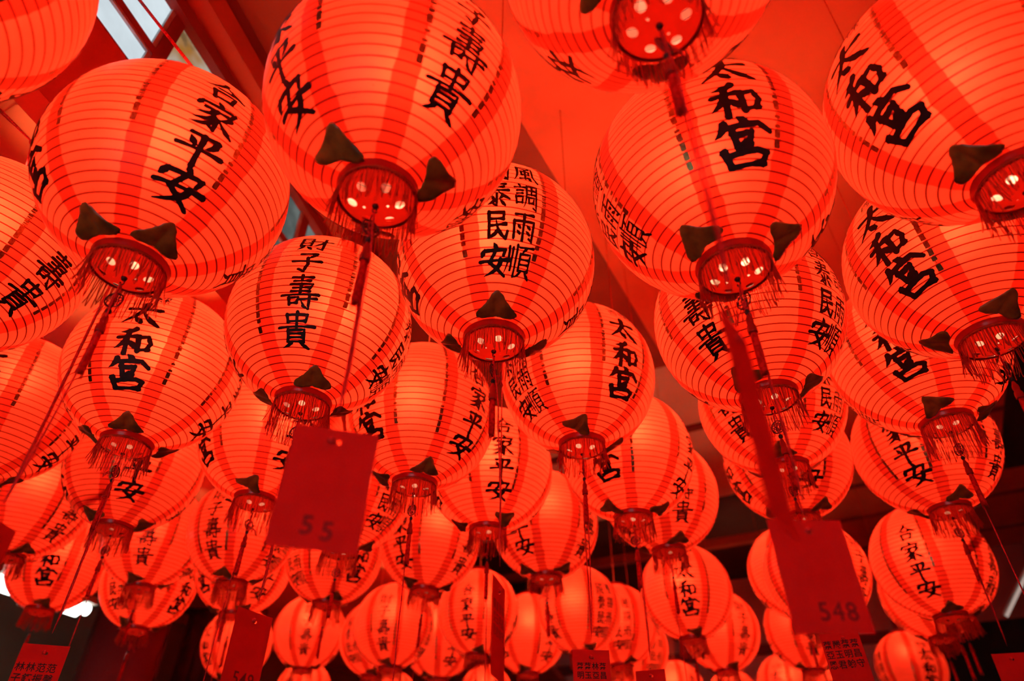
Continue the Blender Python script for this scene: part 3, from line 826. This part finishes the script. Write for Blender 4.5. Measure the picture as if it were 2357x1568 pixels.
slab('ceiling_recess', M['ceil_black'], (25.2, 36, 1.5, 24, CEIL + .2, CEIL + .7))
slab('ceiling_right', M['plank'], (15.75, 36, -6, 1.5, CEIL, CEIL + .5))
slab('trim_1', M['beam_dark'], (19.3, 19.55, 1.5, 24, CEIL - .12, CEIL))
slab('trim_2', M['beam'], (29.9, 30.3, 1.6, 24, CEIL - .15, CEIL + .2))
slab('trim_3', M['beam_dark'], (22.6, 22.8, -6, 1.5, CEIL - .06, CEIL), (26.4, 26.62, -6, 1.5, CEIL - .06, CEIL), (29.6, 29.85, -6, 1.5, CEIL - .06, CEIL), (33.4, 33.6, -6, 1.5, CEIL - .06, CEIL))
slab('wall_right', M['wall_brown'], (-12, 36.4, -6.4, -6, FLZ, CEIL + .5))
slab('trim_4', M['wall_black'], (15.8, 27.3, -6.0, -4.9, CEIL - .1, CEIL))
slab('wall_back', M['wall_dark'], (36, 36.4, -6.4, 24, FLZ, 5.6))
slab('wall_back_upper', M['ceil_pink'], (36, 36.4, 0, 24, 5.6, CEIL + .7))
slab('wall_back_side', M['wall_brown'], (36, 36.4, -6.4, 0, 8.0, CEIL + .7))
slab('wall_back_dark', M['wall_black'], (36, 36.4, -6.4, 0, 5.6, 8.0))
slab('trim_5', M['beam_dark'], (35.7, 36, .2, 24, 7.6, 8.0), (35.7, 36, .2, 24, 5.4, 5.8))
slab('wall_left', M['wall_dark'], (-12, 36.4, 24, 24.4, FLZ, CEIL + .5))
slab('wall_front', M['wall_dark'], (-12.4, -12, -6.4, -5, FLZ, CEIL + .5), (-12.4, -12, 4, 24.4, FLZ, CEIL + .5), (-12.4, -12, -5, 4, 3.0, CEIL + .5))

WM = Matrix(((WD.x, WN.x, 0, 0), (WD.y, WN.y, 0, 0), (0, 0, 1, 0), (0, 0, 0, 1)))
def wallbox(name, mat, *boxes):
    """boxes on the clerestory wall: w along it, n outwards through it, z up"""
    bm = bmesh.new()
    for (w0, w1, n0, n1, z0, z1) in boxes: box(bm, (w0, WALLN + n0, z0), (w1, WALLN + n1, z1))
    return struct(name, bm, mat, WM)
W0, W1 = -10, 11
SILL, HEAD = 7.98, 9.56
wallbox('wall_clerestory', M['beam'], (W0, W1, 0, .35, 6.4, SILL - .02), (W0, W1, 0, .35, HEAD + .1, CEIL))
wallbox('trim_6', M['beam_dark'], (W0, W1, -.10, .1, HEAD, HEAD + .26))
wallbox('trim_7', M['beam'], (W0, W1, -.34, .0, HEAD + .36, HEAD + .85))
wallbox('trim_8', M['beam_dark'], (W0, W1, -.22, .0, HEAD + .85, CEIL))
bmA = bmesh.new(); box(bmA, (W0, WALLN + .35, AISLE), (40, WALLN + 18, AISLE + .3))
struct('ceiling_aisle', bmA, M['plank'], WM)
edges = [-9.3, -8.0, -6.7, -5.4, -4.1, -2.8, -1.5, -.2, 1.1, 2.4, 3.72, 5.02, 6.32, 7.62, 8.92, 10.2]
wn = 0
for a, b in zip(edges, edges[1:]):
    if b < -.5: continue
    wn += 1
    mat = M['pane'] if b < 4 else (M['amber'] if b < 5.5 else M['pane_grey'])
    win = wallbox('window_%d' % wn, mat, (a + .08, b - .08, .05, .08, SILL, HEAD))
    bm = bmesh.new()
    for bx in ((a, a + .10, .0, .24, SILL, HEAD), (b - .10, b, .0, .24, SILL, HEAD), (a + .1, b - .1, .0, .24, 8.50, 8.63), (a + .1, b - .1, .02, .24, SILL, SILL + .04)):
        box(bm, (bx[0], WALLN + bx[2], bx[4]), (bx[1], WALLN + bx[3], bx[5]))
    f = struct('window_frame', bm, M['beam_dark'], WM); f.location = (0, 0, 0); f.parent = win; f['kind'] = 'structure'
    bm = bmesh.new()
    for bx in ((a + .1, b - .1, .01, .1, 8.455, 8.50), (b - .17, b - .10, .01, .1, SILL, HEAD)):
        box(bm, (bx[0], WALLN + bx[2], bx[4]), (bx[1], WALLN + bx[3], bx[5]))
    f = struct('window_bead', bm, M['frame_grey'], WM); f.location = (0, 0, 0); f.parent = win; f['kind'] = 'structure'

# pillar, lamps, far things
bm = bmesh.new(); lathe(bm, [(0, FLZ), (1.35, FLZ), (1.35, FLZ + .5), (1.08, FLZ + .8), (1.05, AISLE), (0, AISLE)], 48)
me = finish(bm, 'pillar', M['lacquer']); o = obj('pillar', me); o.location = (-11.4 * S, 21.5 * S, EYE)
tag(o, 'round red lacquered pillar at the lower left behind the lanterns', 'pillar')

def tube_lamp(name, a, b, r, mats, label, cat, hang):
    a, b = Vector(a), Vector(b); d = (b - a).normalized(); mid = (a + b) / 2
    root = bpy.data.objects.new(name, None); COL.objects.link(root); root.location = mid * S + Vector((0, 0, EYE))
    tag(root, label, cat)
    side = d.cross(Vector((0, 0, 1))).normalized(); L = (b - a).length / 2
    for s in ((-1, 1) if hang else (0,)):
        bm = bmesh.new(); tube(bm, [d * t + side * s * r * 1.3 for t in (-L, -L * .3, L * .3, L)], r, 16)
        child('lamp_tube', finish(bm, 'lamp_tube', mats[0]), root)
    bm = bmesh.new()
    up = Vector((0, 0, 1))
    vs = []
    for t in (-L * 1.03, L * 1.03):
        for s, h in ((-3.2, .9), (3.2, .9), (1.6, 2.6), (-1.6, 2.6)):
            vs.append(bm.verts.new(d * t + side * s * r + up * h * r * 1.1))
    for f in ((3, 2, 1, 0), (4, 5, 6, 7), (0, 1, 5, 4), (1, 2, 6, 5), (2, 3, 7, 6), (3, 0, 4, 7)): bm.faces.new([vs[i] for i in f])
    child('lamp_housing', finish(bm, 'lamp_housing', mats[1], smooth=False), root)
    if hang:
        bm = bmesh.new()
        for t in (-L * .7, L * .7): tube(bm, [d * t + up * r * 2.5, d * t + up * (AISLE - .06 - mid.z)], .02, 6)
        child('lamp_rod', finish(bm, 'lamp_rod', M['steel']), root)
    return root
tube_lamp('fluorescent_lamp', (-12.85, 13.4, 5.0), (-11.15, 18.3, 5.0), .13, (M['tube'], M['housing']), 'white fluorescent ceiling lamp behind the lowest left lanterns', 'lamp', True)
tube_lamp('strip_light', (14.0, 17.7, 6.45), (13.22, 18.73, 5.12), .045, (M['tube_dim'], M['housing']), 'dim slanting strip light at the lower right edge', 'lamp', False)

bm = bmesh.new()
for i in range(14):
    for j in range(1): pass
n = 24; rows = []
for j in (0, 1):
    rows.append([[bm.verts.new((-1.3 + 2.6 * i / n, .08 * math.sin(i * 1.7) + .03 * k, -2.5 * j)) for i in range(n + 1)] for k in (0, 1)])
for k in (0, 1):
    for i in range(n):
        bm.faces.new((rows[0][k][i], rows[0][k][i + 1], rows[1][k][i + 1], rows[1][k][i]))
for i in range(n):
    bm.faces.new((rows[0][0][i], rows[0][0][i + 1], rows[0][1][i + 1], rows[0][1][i])); bm.faces.new((rows[1][0][i], rows[1][0][i + 1], rows[1][1][i + 1], rows[1][1][i]))
box(bm, (-1.5, -.08, 0), (1.5, .12, .18))
me = finish(bm, 'temple_banner', M['banner']); o = obj('temple_banner', me); o.location = (-10.2 * S, 25.2 * S, EYE + AISLE * S - .05)
tag(o, 'dark maroon cloth banner hanging between the pillar and the shiny far lantern', 'banner')
bm = bmesh.new(); box(bm, (35.80, 11.6, 6.0), (35.98, 14.0, 7.3))
struct('window_90', bm, M['pane_grey'], UV)
